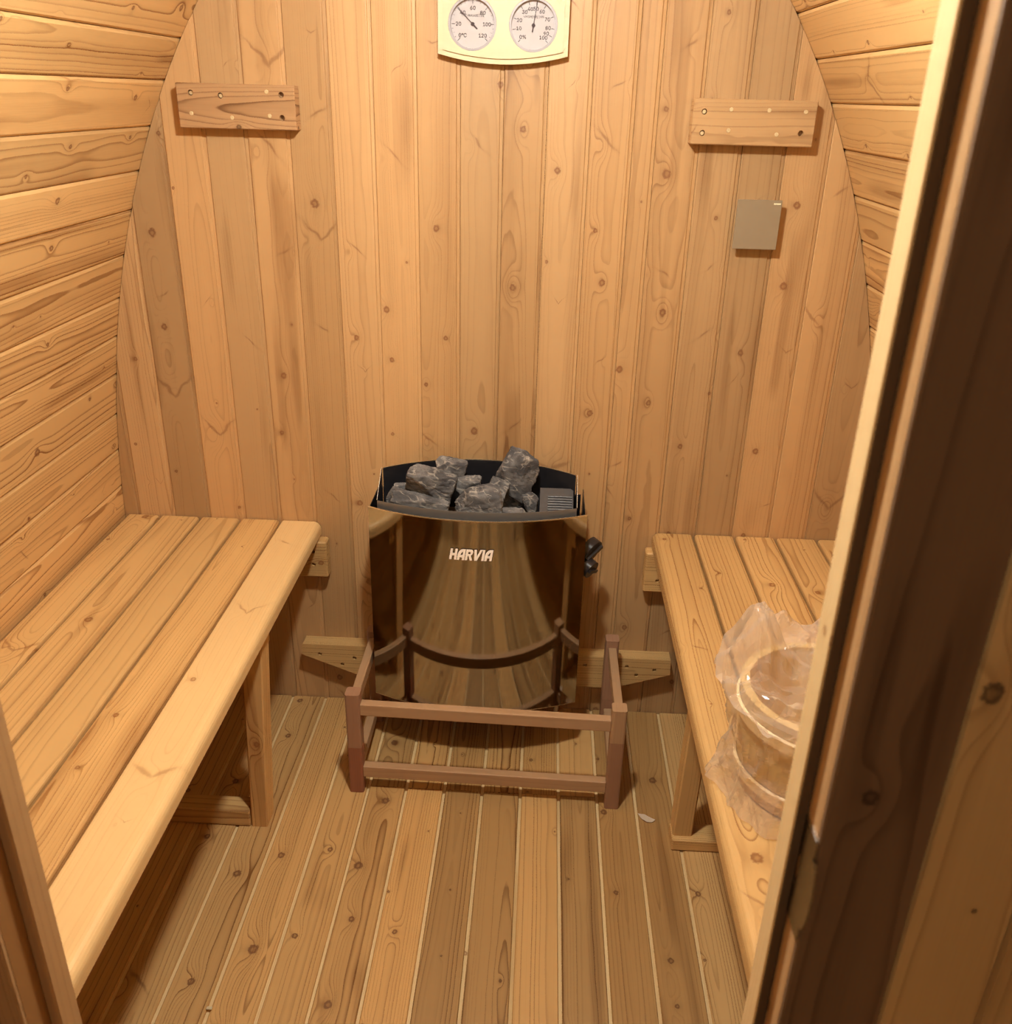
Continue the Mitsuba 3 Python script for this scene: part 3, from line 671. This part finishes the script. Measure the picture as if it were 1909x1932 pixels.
STONES = [  # x, y, z, half sizes, rotation
    ((-.077, -.099, .716), (.037, .026, .028), 12, 'small grey stone at the back rim, left of the middle of the heater'),
    ((-.112, -.140, .694), (.063, .036, .036), 14, 'large long grey stone lying on the left of the heap'),
    ((-.146, -.178, .661), (.076, .020, .028), 12, 'long flat grey stone along the front rim at the left'),
    ((-.190, -.158, .672), (.024, .020, .020), 0, 'small grey stone in the left corner behind the long flat one'),
    ((-.040, -.104, .674), (.032, .028, .030), 8, 'small dark grey stone between the long stone and the pointed one'),
    ((-.006, -.182, .666), (.056, .032, .046), -6, 'angular grey stone with white veins at the front in the middle'),
    ((.024, -.148, .680), (.026, .017, .044), 22, 'narrow grey stone leaning behind the angular front stone'),
    ((.073, -.112, .718), (.048, .030, .054), 24, 'largest rounded grey stone standing at the top right of the heap'),
    ((.107, -.137, .656), (.020, .022, .034), -15, 'small grey stone under the right edge of the largest stone'),
    ((.080, -.190, .644), (.036, .024, .024), 0, 'small dark stone at the front rim right of the middle'),
    ((-.176, -.128, .668), (.026, .016, .024), 0, 'dark grey stone low in the back left corner of the tray'),
    ((.050, -.078, .640), (.040, .026, .030), 0, 'dark grey stone low behind the largest stone'),
    ((-.120, -.094, .645), (.040, .018, .028), 0, 'dark grey stone low behind the large long stone'),
    ((.030, -.185, .625), (.03, .02, .018), 0, 'dark grey stone wedged low between the front stones'),
]
for i, (c, sz_, rot, label) in enumerate(STONES):
    put('heater_stone', mikit.ply(stone(i + 3, c, sz_, rot), 'm_stone', smooth=True), label, 'stone', 'stones in the heater')

# ---------------------------------------------------------------- wooden guard round the heater
guard = thing('heater_guard', 'low reddish brown wooden guard rail with square posts round the heater', 'guard rail')
def post(xc, yc, z0, z1, mat, half=.0165, label=None, parent=None, name='post'):
    sec = rprof(2 * half, 2 * half, .005, 3)
    V, F = prism(sec, z0, z1)
    Wd = np.c_[xc + V[:, 1], yc + half + V[:, 2], V[:, 0]]
    m = trimesh.Trimesh(Wd, F, process=False)
    if m.volume < 0: F = F[:, ::-1]
    return part(parent or guard, name, wood(Wd, F, mat, A=(0, 0, 1), B=(1, 0, 0)), label)
FL, FR, BL, BR = (-.2705, -.345), (.3215, -.3575), (-.2705, -.082), (.3225, -.076)
for q, up, lo, zj in ((FL, 'm_guard', 'm_guard_red', .129), (FR, 'm_guard_light', 'm_guard', .187), (BL, 'm_guard', 'm_guard', .13), (BR, 'm_guard', 'm_guard', .1)):
    k = post(*q, zj + .0002, .274, up, label='square guard post')
    post(*q, .0008, zj, lo, parent=k, name='lower_section', label='lower half of the post, of a different tone')
def rail(p0, p1, w, h, mat):
    p0, p1 = np.array(p0, float), np.array(p1, float); A = p1 - p0; L = np.linalg.norm(A); A /= L
    B = np.cross([0, 0, 1], A); B /= np.linalg.norm(B)
    V, F = prism(rprof(w, h, .0022, 2), 0, L)
    C = np.cross(A, B)
    Wd = p0 + V[:, :1] * A + V[:, 1:2] * B + (V[:, 2:] + h / 2) * C
    m = trimesh.Trimesh(Wd, F, process=False)
    if m.volume < 0: F = F[:, ::-1]
    part(guard, 'rail', wood(Wd, F, mat, A, B))
fy0, fy1 = -.346, -.357
rail((-.2535, fy0, .232), (.3045, fy1, .229), .022, .030, 'm_guard_light')
rail((-.2535, fy0, .058), (.3045, fy1, .056), .022, .030, 'm_guard_light')
rail((-.2705, -.328, .242), (-.2705, -.0990, .242), .020, .030, 'm_guard_light')
rail((.322, -.340, .248), (.323, -.0930, .240), .020, .030, 'm_guard_light')
rail((-.2705, -.328, .058), (-.2705, -.0990, .058), .020, .030, 'm_guard_light')
rail((.322, -.340, .058), (.323, -.0930, .058), .020, .030, 'm_guard_light')

# ---------------------------------------------------------------- bucket in a plastic bag
BX, BY, BZ = .563, -.865, .5320
bucket = thing('sauna_bucket', 'pale sauna bucket with wide hoops inside the clear plastic bag on the right bench', 'bucket')
wood_bsdf('m_bucket', light=(0.56, 0.39, 0.16), dark=(0.46, 0.29, 0.10), knot=(0.4, 0.25, 0.1), strength=0.3, tone=0.06, seed=9, knots=0.0)
NS = 18
def rad(z): return .113 + (z - BZ) * .075
for i in range(NS):
    a0, a1 = 2 * math.pi * (i + .012) / NS, 2 * math.pi * (i + .988) / NS
    pts = []
    z1 = BZ + .168 
    for z in (BZ + .001, z1):
        for a in np.linspace(a0, a1, 3):
            for r in (rad(z), rad(z) - .012): pts.append((BX + r * math.cos(a), BY + r * math.sin(a), z))
    h = trimesh.convex.convex_hull(np.array(pts)); am = (a0 + a1) / 2
    part(bucket, 'stave', wood(h.vertices, h.faces, 'm_bucket', A=(0, 0, 1), B=(-math.sin(am), math.cos(am), 0)))
for z0, z1 in ((.552, .573), (.655, .677)):
    m = trimesh.creation.revolve(np.array([(rad(z0) + .0012, z0), (rad(z0) + .0052, z0 + .002), (rad(z1) + .0052, z1 - .002), (rad(z1) + .0012, z1), (rad(z0) + .0012, z0)]), sections=72)
    m.apply_translation((BX, BY, 0))
    part(bucket, 'hoop', mikit.ply(m, 'm_hoop', smooth=35), 'pale hoop')
scene['m_hoop'] = {'type': 'principled', 'base_color': {'type': 'rgb', 'value': (0.80, 0.62, 0.34)}, 'roughness': 0.4}
bm = trimesh.creation.cylinder(.101, .01, sections=48).apply_translation((BX, BY, BZ + .012))
part(bucket, 'bottom', mikit.ply(bm, 'm_hoop'))
def bag():
    nu, nv = 132, 84
    V = []
    rng = np.random.default_rng(5)
    for j in range(nv + 1):
        t = j / nv
        for i in range(nu):
            a = 2 * math.pi * i / nu
            if t < .55:                      # side
                s = t / .55; z = BZ + .0025 + s * .185
                r = .146 + .012 * s - .022 * math.sin(s * math.pi) ** 1.0
                low = max(0, 1 - s * 2.6)
                lobe = math.exp(-((a - math.radians(195)) / .38) ** 2) * .016 + math.exp(-((a - math.radians(235)) / .30) ** 2) * .012
                r += low * lobe
            else:                            # over the mouth
                s = (t - .55) / .45; z = BZ + .1875; r = .158 * (1 - s) ** .85
            V.append((a, r, z, t))
    V = np.array(V)
    a, r, z, t = V.T
    x, y = r * np.cos(a), r * np.sin(a)
    q = np.stack([x, y, z], 1)
    ridge = lambda p, f, sd: 1 - 2 * np.abs(meshkit.noise(p * f, sd) - .5) * 2
    side = t < .55
    pl = .010 * (ridge(np.stack([np.cos(a) * 3.2, np.sin(a) * 3.2, z * 9], 1), 1.0, 1) - .3) + .006 * (ridge(np.stack([np.cos(a) * 6, np.sin(a) * 6, z * 26], 1), 1.0, 2) - .3)
    rr = np.where(side, np.maximum(r + pl, .132), np.maximum(r, 0))
    x, y = rr * np.cos(a), rr * np.sin(a)
    top = np.clip((t - .45) / .14, 0, 1); top = top * top * (3 - 2 * top)
    g = lambda cx, cy, sx, sy: np.exp(-((x - cx) / sx) ** 2 - ((y - cy) / sy) ** 2)
    zz = z + top * (.090 * g(-.100, .045, .036, .052) + .024 * g(-.02, .125, .07, .04) + .02 * g(.09, .06, .05, .06)
                    + .020 * (ridge(np.stack([x, y, 0 * x], 1), 18, 3) - .4) + .008 * (ridge(np.stack([x, y, 0 * x], 1), 50, 4) - .4))
    zz = np.where(t > .56, np.maximum(zz, BZ + .178), zz)
    P = np.c_[BX + x, BY + y, zz]
    F = []
    for j in range(nv):
        for i in range(nu):
            p, q2 = j * nu + i, j * nu + (i + 1) % nu
            F += [(p, q2, q2 + nu), (p, q2 + nu, p + nu)]
    return trimesh.Trimesh(P, F, process=False)
put('plastic_bag', mikit.ply(bag(), 'm_bag'), 'crumpled clear plastic bag pulled over the wooden bucket', 'bag')

# ---------------------------------------------------------------- bits on the floor
def scrap():
    n = 14; pts = [(.381, -.386), (.395, -.388), (.420, -.404), (.413, -.411), (.399, -.4125), (.389, -.404)]
    m = trimesh.creation.extrude_polygon(Polygon(pts), .0005, engine='earcut')
    m = trimesh.Trimesh(*trimesh.remesh.subdivide_to_size(m.vertices, m.faces, .006), process=False)
    v = np.array(m.vertices); v[:, 2] += .0012 + .002 * meshkit.noise(v * [120, 120, 0]); return trimesh.Trimesh(v, m.faces, process=False)
scene['m_scrap'] = {'type': 'twosided', 'bsdf': {'type': 'principled', 'base_color': {'type': 'rgb', 'value': (0.55, 0.45, 0.34)}, 'roughness': 0.15, 'specular': 0.8}}
put('plastic_scrap', mikit.ply(scrap(), 'm_scrap'), 'small scrap of clear plastic on the floor beside the guard', 'scrap')
put('wood_chip', wood(*cbox(-.429, -.419, -.929, -.923, .0012, .0032, .0006), 'm_pine', A=(1, 0, 0), B=(0, 1, 0)), 'tiny pale wood chip on the floor in front of the left bench', 'wood chip')
